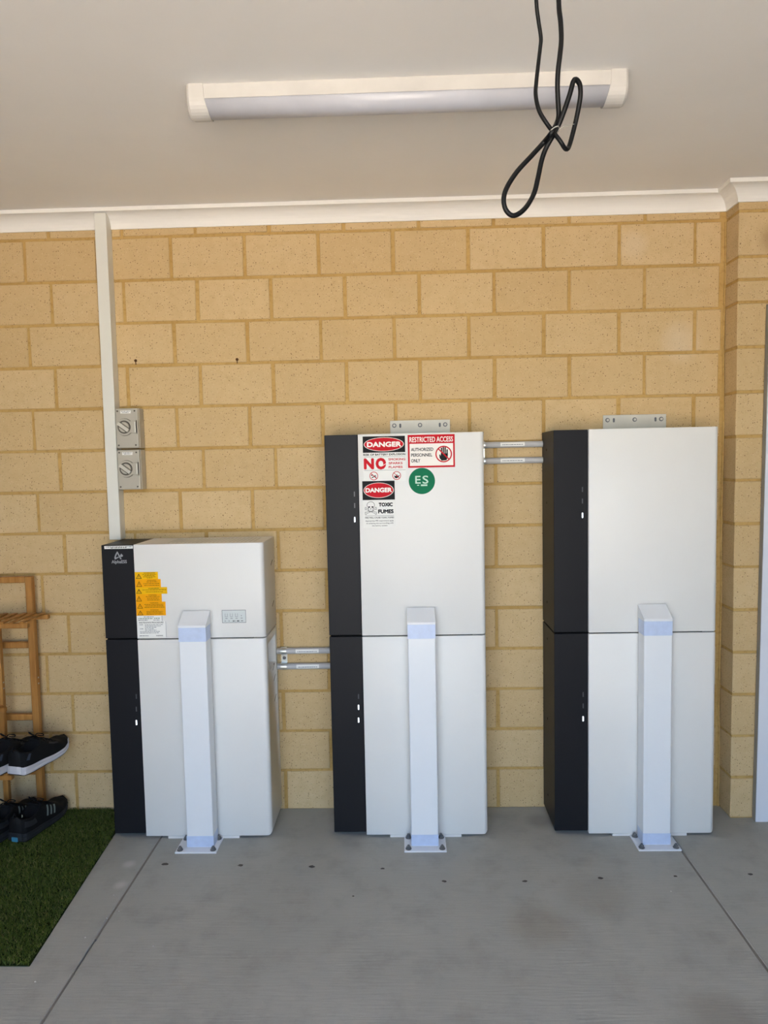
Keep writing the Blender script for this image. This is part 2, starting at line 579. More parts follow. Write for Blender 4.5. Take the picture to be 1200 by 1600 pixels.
for row in range(-1, 14):
    z1 = 2.408 - row * PV - GZ / 2
    z0 = z1 - PV + GZ
    if row == -1:
        z1 = 2.495
        z0 = 2.408 + GZ / 2
    if row == 13:
        z0 = 0.002
    odd = row % 2
    for i in range(-6, 11):
        x0 = (i - 4) * PU + odd * OFF + GX / 2
        x1 = x0 + PU - GX
        x1 = min(x1, NIB_X - (0.026 if odd else 0.018))
        if x1 - x0 < 0.05 or x0 < LEFT - 0.12:
            continue
        brick(wall_back, x0, x1, z0, z1, BF, 0.06)
for x, z in ((-0.766, 1.912), (-0.346, 1.907)):
    obj('screw_hole', MB().disc((x, BF - 0.0024, z), 0.006, 1, 0.004, 10), RUST, wall_back)
    obj('rust_run', MB().box(x - 0.0015, x + 0.0015, BF - 0.0022, BF + 0.001, z - 0.016, z - 0.004), RUST, wall_back)

wall_nib = structure('wall_nib', MB().box(NIB_X + 0.004, RIGHT + 0.1, NIB_Y + 0.0045, 0.1, -0.1, 2.6), MORTAR)
zs = [2.408 - r * PV for r in range(15)]
courses = [(2.408, 2.50), (zs[1], zs[0]), ((zs[1] + zs[2]) / 2, zs[1]), (zs[2], (zs[1] + zs[2]) / 2)] + [(zs[k + 1], zs[k]) for k in range(2, 14)]
for k, (a, b) in enumerate(courses):
    cut = 0.0 if k % 2 else -0.09
    xs = [NIB_X] + [NIB_X + PU * (j + 1) + cut for j in range(8)]
    for j in range(7):
        x0, x1 = xs[j] + (GX / 2 if j else 0), xs[j + 1] - GX / 2
        brick(wall_nib, x0, min(x1, RIGHT), max(a + GZ / 2, 0.002), b - GZ / 2 if k else b, NIB_Y, 0.106)
structure('trim_4', MB().tube(cat_rom([(NIB_X - 0.004 + 0.002 * math.sin(9 * z), -0.005, z) for z in [0.0 + 0.16 * k for k in range(16)]], 3), 0.0035, 6), MORTAR)

structure('wall_left', MB().box(LEFT - 0.12, LEFT, FRONT_Y - 0.05, 0.0, 0, 2.6), RENDERW)
structure('wall_right', MB().box(RIGHT, RIGHT + 0.12, FRONT_Y - 0.05, 0.0, 0, 2.6), RENDERW)
wf = MB()
wf.box(LEFT - 0.12, OPEN_X0, FRONT_Y - 0.12, FRONT_Y, 0, 2.6)
wf.box(OPEN_X1, RIGHT + 0.12, FRONT_Y - 0.12, FRONT_Y, 0, 2.6)
wf.box(OPEN_X0, OPEN_X1, FRONT_Y - 0.12, FRONT_Y, OPEN_Z, 2.6)
structure('wall_front', wf, RENDERW)
structure('ceiling', MB().box(LEFT - 0.12, RIGHT + 0.12, FRONT_Y - 0.45, 0.12, CEIL_Z, CEIL_Z + 0.12), CEIL)
structure('driveway', MB().box(-30, 30, -45, FRONT_Y - 0.15, -0.3, -0.02), DRIVE)

# cornice: coved profile, three mitred runs
P_OUT, Z0, LIP = 0.062, 2.440, 0.016
prof = [(0.0, Z0), (0.006, Z0)]
prof += [(0.006 + (P_OUT - 0.006) * (1 - math.cos(a)), Z0 + (CEIL_Z - LIP - Z0) * math.sin(a)) for a in [PI / 2 * k / 8 for k in range(1, 9)]]
prof += [(P_OUT, CEIL_Z - 0.0005), (0.0, CEIL_Z - 0.0005)]
def cornice(name, a, b, n, ma, mb_):
    """run from a to b (x,y at the wall), n = direction into the room; ma/mb_ = how far an end moves along the run per unit of projection"""
    a, b, n = Vector(a), Vector(b), Vector(n)
    t = (b - a).normalized()
    mb = MB()
    k = len(prof)
    vs = []
    for e, mm in ((a, ma), (b, mb_)):
        for p, z in prof:
            q = e + n * p + t * p * mm
            vs.append((q.x, q.y, z))
    fs = [(i, (i + 1) % k, k + (i + 1) % k, k + i) for i in range(k)] + [tuple(range(k)), tuple(range(k, 2 * k))]
    mb.add(vs, fs)
    return structure(name, mb, CORNICE)
cornice('trim_1', (LEFT, BF), (NIB_X, BF), (0, -1), 0, -1)
cornice('trim_2', (NIB_X, BF), (NIB_X, NIB_Y), (-1, 0), 1, 1)
cornice('trim_3', (NIB_X, NIB_Y), (RIGHT, NIB_Y), (0, -1), -1, 0)

# ------------------------------------------------------------------ battery cabinets
CF, DF, CB = -0.240, -0.2325, -0.010
def case_mesh(x0, x1, z0, z1, round_bottom=False, round_top=False, recess=None):
    bm = bmesh.new()
    bmesh.ops.create_cube(bm, size=1)
    for v in bm.verts:
        v.co = Vector(((x0 + x1) / 2 + v.co.x * (x1 - x0), (CF + CB) / 2 + v.co.y * (CB - CF), (z0 + z1) / 2 + v.co.z * (z1 - z0)))
    def near(e, ax, val):
        return all(abs(v.co[ax] - val) < 1e-5 for v in e.verts)
    big = [e for e in bm.edges if near(e, 0, x1) and (near(e, 1, CF) or (round_bottom and near(e, 2, z0)) or (round_top and near(e, 2, z1)))]
    bmesh.ops.bevel(bm, geom=big, offset=0.017, segments=6, affect='EDGES', profile=0.5)
    small = [e for e in bm.edges if len(e.link_faces) == 2 and e.calc_face_angle() > 0.6]
    bmesh.ops.bevel(bm, geom=small, offset=0.0022, segments=2, affect='EDGES', profile=0.5)
    mb = MB()
    mb.bm(bm)
    for i, f in enumerate(mb.f):
        mb.sm[i] = len(f) == 4
    return mb

def carve(o, cutter_mb):
    """cuts a pocket out of the mesh of o (exact boolean, applied)"""
    cm = mesh_from('cutter', cutter_mb, CASE_WHITE, (0, 0, 0))
    co = bpy.data.objects.new('cutter', cm)
    C.objects.link(co)
    bpy.context.view_layer.update()
    md = o.modifiers.new('pocket', 'BOOLEAN')
    md.operation, md.object, md.solver = 'DIFFERENCE', co, 'EXACT'
    dg = bpy.context.evaluated_depsgraph_get()
    me = bpy.data.meshes.new_from_object(o.evaluated_get(dg))
    o.modifiers.clear()
    o.data = me
    bpy.data.objects.remove(co)

def cabinet(label, xl, xs, xr, ztop, leds, foot, bracket=None):
    root = thing('battery_cabinet', label, 'battery cabinet', ((xl + xr) / 2, -0.12, 0), 'battery cabinets along the brick wall')
    ZL0, ZL1, ZU0 = 0.0095, 0.8020, 0.8065
    low = obj('white_casing', case_mesh(xs, xr, ZL0, ZL1, round_bottom=True), CASE_WHITE, root)
    up = obj('white_casing', case_mesh(xs, xr, ZU0, ztop), CASE_WHITE, root)
    dlow = obj('charcoal_panel', MB().box(xl, xs - 0.0015, DF, CB, 0.018, 0.8018, 0.002, 2), CASE_DARK, root, 'charcoal side panel of the lower module')
    dup_ = obj('charcoal_panel', MB().box(xl, xs - 0.0015, DF, CB, 0.8078, ztop - 0.001, 0.002, 2), CASE_DARK, root, 'charcoal side panel of the upper module')
    obj('inner_frame', MB().box(xl + 0.006, xr - 0.050, CF + 0.012, CB, 0.02, ztop - 0.008), CORE, root)
    obj('foot_strip', MB().box(foot[0], foot[1], CF - 0.0002, CF + 0.03, 0.0, 0.0095), CASE_WHITE, root)
    obj('foot_strip', MB().box(foot[0], foot[1], -0.05, CB, 0.0, 0.0195), CASE_WHITE, root)
    for x, z, lit in leds:
        obj('indicator_light', MB().box(x - 0.0021, x + 0.0021, DF - 0.0006, DF + 0.001, z - 0.0095, z + 0.0095), LED_ON if lit else LED_OFF, dlow if z < 0.8 else dup_, 'lit white indicator' if lit else None)
    if bracket:
        b0, b1, zb = bracket
        mb = MB().box(b0, b1, -0.0135, -0.0095, ztop - 0.06, zb, 0.0008)
        mb.box(b0, b1, -0.03, -0.0095, ztop - 0.0005, ztop + 0.0022)
        br = obj('wall_bracket', mb, BRACKET, root, 'pale metal wall bracket above the cabinet')
        w = b1 - b0
        for t in (0.07, 0.5, 0.92):
            cx, cz = b0 + t * w, zb - 0.020
            obj('washer', MB().disc((cx, -0.0135, cz), 0.0088, 1, -0.0012, 18), INK_GREY, br)
            obj('bolt', MB().disc((cx, -0.0147, cz), 0.0055, 1, -0.004, 6), BRACKET, br)
        for t in (0.17, 0.83):
            cx, cz = b0 + t * w, zb - 0.021
            pts = [(cx + 0.0042 * math.cos(a), cz + math.copysign(0.0045, math.sin(a)) + 0.0042 * math.sin(a)) for a in [2 * PI * (k + .5) / 14 for k in range(14)]]
            obj('slot', MB().prism(pts, 1, -0.0139, -0.0120), INK_GREY, br)
    return root, low, up, dlow, dup_

c1 = cabinet('short white and charcoal battery cabinet with yellow warning stickers, under the cable duct', -0.849, -0.7205, -0.217, 1.176,
             ((-0.738, .575, 0), (-0.740, .524, 0), (-0.742, .470, 1)), (-0.632, -0.348))
c2 = cabinet('tall white and charcoal battery cabinet with red DANGER stickers, standing in the middle', 0.029, 0.157, 0.634, 1.5815,
             ((.139, 1.355, 0), (.139, 1.311, 0), (.138, 1.257, 1), (.137, .565, 0), (.136, .522, 1), (.135, .471, 1)), (0.25, 0.53), (0.277, 0.522, 1.643))
c3 = cabinet('tall white and charcoal battery cabinet without stickers, next to the brick pier', 0.8965, 1.0265, 1.511, 1.5825,
             ((1.0045, 1.356, 0), (1.0045, 1.312, 0), (1.0045, 1.258, 1), (1.007, .563, 0), (1.007, .518, 0), (1.0065, .467, 1)), (1.118, 1.405), (1.143, 1.397, 1.6465))

# short cabinet: recessed handle, slots on its right side, vents on its lid
carve(c1[1], MB().box(-0.250, -0.20, -0.205, -0.045, 0.655, 0.772))
obj('grip_bar', MB().tube([(-0.228, -0.16, 0.655), (-0.226, -0.17, 0.672), (-0.232, -0.19, 0.700)], 0.007, 8), CASE_WHITE, c1[1])
for z, y in ((1.075, -0.075), (0.905, -0.070), (0.60, -0.085), (0.515, -0.085), (0.648, -0.10)):
    pts = [(y - 0.020, z - 0.006), (y + 0.018, z + 0.011), (y + 0.020, z + 0.006), (y - 0.018, z - 0.011)]
    obj('side_slot', MB().prism(pts, 0, -0.219, -0.2166), SWITCH_DARK, c1[2] if z > 0.8 else c1[1])
for k in range(22):
    x = -0.60 + k * 0.016
    pts = [(x, -0.20), (x + 0.006, -0.20), (x + 0.006, -0.06), (x, -0.06)]
    obj('vent_slot', MB().prism(pts, 2, 1.1755, 1.1766), BRACKET, c1[2])
for cab, zlist, xx in ((c3, (1.51, 1.30, 0.90), 0.8965), (c3, (0.75, 0.42, 0.10), 0.8965)):
    for z in zlist:
        obj('side_hole', MB().disc((xx - 0.0004, -0.10, z), 0.005, 0, 0.002, 10), CORE, cab[4] if z > 0.8 else cab[3])

# stickers on the short cabinet -------------------------------------------------
K = 0.00248
st, sh = sticker(c1[4], PAPER, -0.8365, 1.1715, DF, K, 45, 4.6, 'white label strip along the top edge')
sh.smudge(INK, 1, 2, 44, 1.2, 2.1, 1)
sh.smudge(INK, 1, 10, 35, 2.6, 3.5, 2)
sh.build(st)
sh = Sheet(-0.8125, 1.1515, DF, 0.00243)                               # emblem: an A with a drop, lettering below
sh.poly(LOGO, 0, [(10.0, 1.0), (11.3, 1.0), (17.2, 13.0), (15.0, 13.4), (10.6, 4.0), (8.0, 9.0), (8.4, 10.6), (12.4, 9.0), (13.0, 10.2), (7.2, 13.4), (5.9, 13.2), (5.6, 10.0), (7.0, 6.4)])
sh.ell(LOGO, 0, 17.2, 7.6, 2.3, 2.0, 20)
sh.poly(LOGO, 1, [(15.4, 6.6), (16.9, 4.2), (18.6, 6.2)])
sh.text(LOGO, 0, 'AlphaESS', 0.6, 25.4, 14.6, 21.4, 0.03)
for mb, mat, lv in sh.lay.values():
    obj('grey_emblem', mb, mat, c1[4], 'grey printed emblem')
def warn(mat, x, z, w, h, head_u, lines, tri_ink, seed, dark):
    st, sh = sticker(c1[2], mat, x, z, CF, K, w, h, 'yellow warning sticker' if mat is YEL else 'orange warning sticker')
    cx = 5.6 + random.uniform(-0.6, 0.8)
    t0, t1 = h * 0.22, h * 0.92
    sh.poly(tri_ink, 1, [(cx - 4.6, t1), (cx, t0), (cx + 4.6, t1)])
    sh.poly(mat, 2, [(cx - 3.2, t1 - 0.9), (cx, t0 + 2.0), (cx + 3.2, t1 - 0.9)])
    sh.poly(tri_ink, 3, [(cx + 0.5, t0 + 2.8), (cx - 0.9, t0 + 5.0), (cx - 0.1, t0 + 5.0), (cx - 0.5, t1 - 1.3), (cx + 0.9, t0 + 4.4), (cx + 0.1, t0 + 4.4)])
    sh.text(INK if dark else BROWN_INK, 1, 'WARNING', head_u[0], head_u[1], 1.0, 2.6, 0.03)
    for q, (a, b) in enumerate(lines):
        v = 3.8 + q * (h - 4.4) / max(1, len(lines))
        sh.smudge(BROWN_INK, 1, a, b, v, v + 0.8, seed * 10 + q)
    sh.build(st)
X1 = -0.7192
zc = 1.0690
warn(YEL, X1, zc, 36.5, 11.4, (14, 32), ((12, 34), (15, 31), (13, 33), (19, 28)), INK, 1, True)
warn(ORANGE, X1, zc - 11.4 * K, 40.5, 12.8, (19, 33), ((18, 35), (13, 38), (14, 38)), BROWN_INK, 2, False)
warn(YEL, X1, zc - 24.2 * K, 50, 10.6, (20, 37), ((11, 49), (16, 43)), INK, 3, True)
warn(ORANGE, X1, zc - 34.8 * K, 41, 12.4, (20, 33), ((16, 38), (18, 36), (18, 37)), BROWN_INK, 4, False)
warn(ORANGE, X1, zc - 47.2 * K, 46.5, 11.2, (22, 35), ((13, 43), (15, 43), (13, 45)), BROWN_INK, 5, False)
warn(ORANGE, X1, zc - 58.4 * K, 46.5, 10.6, (22, 35), ((16, 42), (16, 41), (16, 42)), BROWN_INK, 6, False)
st, sh = sticker(c1[2], PAPER, X1 + 0.001, zc - 69.4 * K, CF, K, 40, 8.6, 'small white information sticker')
sh.smudge(INK_GREY, 1, 11, 27, 1.2, 2.2, 71)
sh.smudge(INK_TEAL, 1, 2, 25, 3.8, 4.9, 72)
sh.smudge(INK_TEAL, 1, 27, 36, 3.4, 4.6, 73)
sh.smudge(INK_GREY, 1, 2, 17, 6.3, 7.3, 74)
sh.smudge(INK_GREY, 1, 26, 36, 6.3, 7.3, 75)
sh.line(INK_GREY, 1, 39.6, 0.2, 39.6, 8.4, 0.6)
sh.build(st)
st, sh = sticker(c1[2], PAPER, X1 + 0.001, zc - 78.0 * K, CF, K, 45.5, 25.8, 'white shutdown procedure sticker')
sh.text(INK, 1, 'SHUTDOWN PROCEDURE', 3, 41.5, 1.0, 3.2, 0.02)
for q, (a, b) in enumerate(((12, 41), (12, 38), (12, 31), (12, 26), (12, 30), (4, 36), (4, 34))):
    sh.smudge(INK_GREY, 1, a, b, 5.0 + q * 2.2, 5.8 + q * 2.2, 80 + q)
sh.smudge(INK_GREY, 1, 3.5, 9, 5.0, 5.8, 90)
sh.smudge(INK_GREY, 1, 4, 10, 11.6, 12.4, 91)
sh.text(INK, 1, 'WARNING', 29, 40, 22.2, 23.9, 0.03)
sh.smudge(INK_GREY, 1, 3, 17, 22.6, 23.6, 93)
sh.line(INK_GREY, 1, 45.2, 0.2, 45.2, 25.4, 0.5)
sh.build(st)
st, sh = sticker(c1[2], LCD, -0.385, 0.9155, CF, 0.00248, 37.5, 20.5, 'pale rectangular display', 'display')
for u0, u1, v0, v1 in ((0, 37.5, 0, 0.7), (0, 37.5, 19.8, 20.5), (0, 0.6, 0, 20.5), (36.9, 37.5, 0, 20.5)):
    sh.rect(INK_GREY, 1, u0, u1, v0, v1)
for u in (5, 13, 21):
    sh.line(INK_GREY, 1, u, 5.5, u, 10.8, 0.45)
    sh.line(INK_GREY, 1, u + 3.4, 5.5, u + 3.4, 10.8, 0.45)
    sh.line(INK_GREY, 1, u, 10.8, u + 3.4, 10.8, 0.45)
    sh.rect(INK_GREY, 1, u, u + 3.6, 12.9, 13.7)
sh.rect(INK_GREY, 1, 29, 32.5, 12.7, 13.5)
sh.ell(INK_GREY, 1, 30.4, 9.2, 0.7)
for u0, u1 in ((16.6, 20.6), (23, 27.5)):
    sh.smudge(INK, 1, u0, u1, 16.8, 18.2, int(u0))
for u0, u1 in ((4, 5.4), (10, 11.6), (29.5, 33)):
    sh.rect(INK_GREY, 1, u0, u1, 16.8, 18.0)
sh.build(st)

# stickers on the tall middle cabinet -------------------------------------------
KP = 1 / 411.0
up2 = c2[2]
st, s = sticker(up2, PAPER, 0.1755, 1.5725, CF, KP, 66.5, 70, 'white sticker: DANGER, risk of battery explosion, no smoking, sparks or flames')
s.rect(INK, 1, 0, 66, 0, 25.3)
s.ell(WHITE_INK, 2, 32.9, 12.6, 31.2, 10.9)
s.ell(RED, 3, 32.9, 12.6, 30.3, 10.2)
s.text(WHITE_INK, 4, 'DANGER', 6.5, 60, 8.6, 16.8, 0.07)
s.text(INK, 1, 'RISK OF BATTERY EXPLOSION', 0.6, 66, 26.8, 30.0, 0.05)
s.rect(INK_GREY, 1, 1, 66, 31.6, 32.0)
s.text(RED, 1, 'N', 1.0, 17, 33.8, 51.2, 0.075)
s.text(RED, 1, 'O', 19.4, 36, 33.4, 51.8, 0.075)
s.text(RED, 1, 'SMOKING', 39.5, 66, 34.4, 38.0, 0.045)
s.text(RED, 1, 'SPARKS', 39.8, 61.5, 40.4, 44.0, 0.045)
s.text(RED, 1, 'FLAMES', 39.8, 61.5, 46.4, 50.0, 0.045)
s.line(WHITE_INK, 2, 29, 46.5, 36, 42.5, 0.8)
s.rect(INK_GREY, 1, 1, 66, 52.6, 53.0)
for cx in (16.3, 52.0):
    s.ring(RED, 3, cx, 61.6, 5.7, 6.7)
    s.line(RED, 3, cx - 4.1, 57.5, cx + 4.1, 65.7, 0.9)
s.line(INK, 1, 13.0, 64.5, 19.6, 60.6, 1.3)
s.line(INK, 1, 14.0, 59.6, 20.0, 64.0, 1.1)
s.ell(INK, 1, 13.2, 60.4, 1.2, 1.0, 12)
s.poly(INK, 1, [(48.4, 64.6), (48.6, 61.0), (50.6, 62.6), (52.4, 59.4), (53.6, 62.2), (57.0, 60.6), (55.0, 64.2), (51.6, 66.0)])
s.build(st)

st, s = sticker(up2, PAPER, 0.1705, 1.4035, CF, KP, 51, 73.5, 'white sticker: DANGER, toxic fumes')
s.rect(INK, 1, 0, 50.6, 0, 29.6)
s.ell(WHITE_INK, 2, 25.4, 14.6, 23.6, 12.0)
s.ell(RED, 3, 25.4, 14.6, 22.8, 11.3)
s.text(WHITE_INK, 4, 'DANGER', 4.8, 46.2, 10.6, 18.0, 0.07)
s.text(INK, 1, 'TOXIC', 25.0, 47.0, 34.0, 40.2, 0.075)
s.text(INK, 1, 'FUMES', 24.0, 48.2, 44.6, 51.0, 0.075)
for (u0, v0, u1, v1) in ((4.6, 43.0, 20.4, 50.4), (20.4, 43.0, 4.6, 50.4)):
    s.line(INK, 1, u0, v0, u1, v1, 2.6)
    s.line(PAPER, 2, u0, v0, u1, v1, 1.5)
    for uu_, vv_ in ((u0, v0), (u1, v1)):
        for d in (-1.0, 1.0):
            s.ell(INK, 1, uu_, vv_ + d, 1.35, 1.35, 14)
            s.ell(PAPER, 2, uu_, vv_ + d, 0.85, 0.85, 14)
s.ell(INK, 3, 12.6, 37.6, 6.2, 5.6)
s.ell(PAPER, 4, 12.6, 37.6, 5.6, 5.0)
s.poly(INK, 3, [(8.6, 41.5), (16.6, 41.5), (16.0, 47.6), (12.6, 48.6), (9.2, 47.6)])
s.poly(PAPER, 5, [(9.2, 41.0), (16.0, 41.0), (15.4, 46.8), (12.6, 47.8), (9.8, 46.8)])
for du in (-2.5, 2.5):
    s.ell(INK, 6, 12.6 + du, 40.6, 1.5, 1.2, 16)
s.poly(INK, 6, [(12.6, 42.0), (13.6, 44.2), (11.6, 44.2)])
for du in (-1.4, 0, 1.4):
    s.line(INK, 6, 12.6 + du, 45.4, 12.6 + du, 47.2, 0.3)
s.rect(INK_GREY, 1, 3.5, 48.5, 54.2, 54.6)
s.text(INK, 1, 'FIRE WILL CAUSE TOXIC FUMES', 3.4, 48.6, 56.2, 58.6, 0.03)
s.text(INK, 1, 'Appropriate PPE requirements apply', 3.8, 48.0, 61.4, 64.0, 0.01)
s.text(INK, 1, 'to entering the surrounding with', 5.0, 47.6, 65.2, 67.8, 0.01)
s.text(INK, 1, 'the battery system.', 14.0, 38.6, 69.0, 71.6, 0.01)
s.build(st)

st, s = sticker(up2, RED, 0.3460, 1.5750, CF, KP, 73, 51, 'red and white sticker: RESTRICTED ACCESS')
s.text(WHITE_INK, 2, 'RESTRICTED ACCESS', 2.8, 70.2, 3.4, 11.6, 0.022)
s.rect(WHITE_INK, 1, 2.8, 70.4, 13.8, 48.2)
s.text(INK, 2, 'AUTHORIZED', 5.0, 39.6, 20.2, 25.4, 0.03)
s.text(INK, 2, 'PERSONNEL', 5.0, 37.8, 28.8, 34.0, 0.03)
s.text(INK, 2, 'ONLY', 5.0, 19.0, 37.4, 42.8, 0.03)
cx, cy = 55.6, 30.6
s.poly(INK, 2, [(cx - 6.9, cy + 1.0), (cx - 5.2, cy + 0.4), (cx - 4.6, cy + 3.4), (cx - 4.4, cy - 1.0), (cx + 6.6, cy - 1.0), (cx + 6.4, cy + 4.0), (cx + 4.4, cy + 9.6), (cx - 3.4, cy + 10.2), (cx - 6.4, cy + 6.0)])
for du, top in ((-3.3, -9.0), (-0.5, -10.6), (2.4, -9.8), (5.4, -6.2)):
    s.line(INK, 2, cx + du, cy + top, cx + du * 0.95, cy + 1, 2.1)
    s.ell(INK, 2, cx + du, cy + top, 1.05, 1.05, 14)
s.ring(RED, 4, cx, cy, 11.0, 12.9)
s.line(RED, 4, cx - 8.4, cy - 8.4, cx + 8.4, cy + 8.4, 1.9)
s.build(st)
st, s = sticker(up2, GREEN, 0.3475, 1.4500, CF, KP, 41, 41, 'round green sticker reading ES', round_=True)
s.text(MINT, 1, 'E', 10.2, 18.6, 12.4, 24.4, 0.02)
s.text(MINT, 1, 'S', 21.4, 30.6, 12.2, 24.8, 0.02)
s.smudge(MINT, 1, 13.0, 17.0, 26.4, 27.6, 5)
s.rect(MINT, 1, 18.8, 28.8, 25.8, 28.4)
s.build(st)

# ------------------------------------------------------------------ bollards
def bollard(label, xc, lean):
    root = thing('bollard', label, 'bollard', (xc, -0.29, 0), 'bollards in front of the battery cabinets')
    hw, yf, yb = 0.0515, -0.319, -0.2525
    H = 0.868
    mb = MB().box(xc - hw, xc + hw, yf, yb, 0.006, H, 0.003, 2)
    obj('post', mb, STEEL_WHITE, root)
    cap = MB()
    e = 0.0012
    prof_ = [(yf - e, H - 0.001), (yf - e, H + 0.006), (yb + e, H + 0.048), (yb + e, H - 0.001)]
    cap.prism(prof_, 0, xc - hw - e, xc + hw + e)
    obj('cap', cap, STEEL_WHITE, root, 'sloping post cap')
    for z0, z1 in ((0.812, 0.8655), (0.0085, 0.052)):
        mb = MB()
        t = 0.0007
        mb.box(xc - hw - t, xc + hw + t, yf - t, yb - 0.004, z0, z1)
        obj('reflective_band', mb, BAND, root, 'silvery blue reflective band')
    px0, px1 = xc - 0.080 + lean, xc + 0.080 + lean
    pl = obj('base_plate', MB().box(px0, px1, -0.352, -0.2425, 0.0, 0.0062, 0.0012), STEEL_WHITE, root)
    for x in (px0 + 0.016, px1 - 0.016):
        for y in (-0.336, -0.2560):
            b = MB().disc((x, y, 0.0062), 0.0115, 2, 0.002, 18)
            b.disc((x, y, 0.0082), 0.0088, 2, 0.007, 6)
            b.disc((x, y, 0.0152), 0.0055, 2, 0.006, 12, 0.0045)
            obj('bolt', b, BOLT, pl)
    return root
bollard('white square bollard bolted down in front of the short battery cabinet', -0.4805, -0.010)
bollard('white square bollard in front of the tall cabinet with the DANGER stickers', 0.3845, 0.001)
bollard('white square bollard in front of the tall cabinet next to the pier', 1.2615, 0.002)

# ------------------------------------------------------------------ conduits between the cabinets
def conduit(label, x0, x1, z, l0, l1, seed):
    r = 0.0128
    y = -0.021
    root = thing('conduit', label, 'pipe', ((x0 + x1) / 2, y, z - r), 'grey conduits between the cabinets')
    obj('pipe', MB().tube([(x0, y, z), (x1, y, z)], r, 20), PVC_GREY, root)
    lb = MB()
    n = 7
    vs = [(x, y - math.cos(a) * (r + 0.0005), z + math.sin(a) * (r + 0.0005)) for x in (l0, l1) for a in [-0.62 + 1.24 * k / (n - 1) + 0.1 for k in range(n)]]
    lb.add(vs, [(k, k + 1, n + k + 1, n + k) for k in range(n - 1)], True)
    st = obj('pipe_label', lb, PAPER, root, 'white printed label on the pipe')
    sh = Sheet(l0, z + 0.006, y - r - 0.0006, 0.00248)
    sh.smudge(INK_GREY, 0, 3, (l1 - l0) / 0.00248 - 3, 2.0, 3.0, seed)
    sh.build(st)
conduit('upper grey conduit between the short cabinet and the DANGER cabinet', -0.2165, 0.0285, 0.6925, -0.136, -0.039, 1)
conduit('lower grey conduit between the short cabinet and the DANGER cabinet', -0.2165, 0.0285, 0.6270, -0.134, -0.039, 2)
conduit('upper grey conduit between the two tall cabinets, near their tops', 0.6345, 0.896, 1.5355, 0.724, 0.822, 3)
conduit('lower grey conduit between the two tall cabinets, near their tops', 0.6345, 0.896, 1.4705, 0.724, 0.822, 4)
def saddle(label, xc, zu, zl):
    root = thing('pipe_clip', label, 'pipe clip', (xc, -0.006, zl), 'double pipe clips on the wall')
    mb = MB()
    w = 0.0125
    r = 0.0142
    for z in (zu, zl):
        n = 12
        for k in range(n):
            a0, a1 = PI * k / n, PI * (k + 1) / n
            q = []
            for x in (xc - w, xc + w):
                for a in (a0, a1):
                    q.append((x, -0.021 - math.sin(a) * r, z + math.cos(a) * r))
            mb.add(q, [(0, 1, 3, 2)], True)
        mb.box(xc - w, xc + w, -0.021, -0.0055, z + r - 0.0008, z + r + 0.0006)
        mb.box(xc - w, xc + w, -0.021, -0.0055, z - r - 0.0006, z - r + 0.0008)
    mb.box(xc - w, xc + w, -0.0085, -0.0055, zl + r, zu - r)
    obj('strap', mb, ZINC, root)
    sc = MB().disc((xc, -0.0085, (zu + zl) / 2), 0.0075, 1, -0.003, 16, 0.005)
    obj('screw', sc, BOLT, root)
saddle('zinc double pipe clip beside the short battery cabinet', -0.188, 0.6925, 0.6270)
saddle('zinc double pipe clip beside the DANGER cabinet', 0.6500, 1.5355, 1.4705)

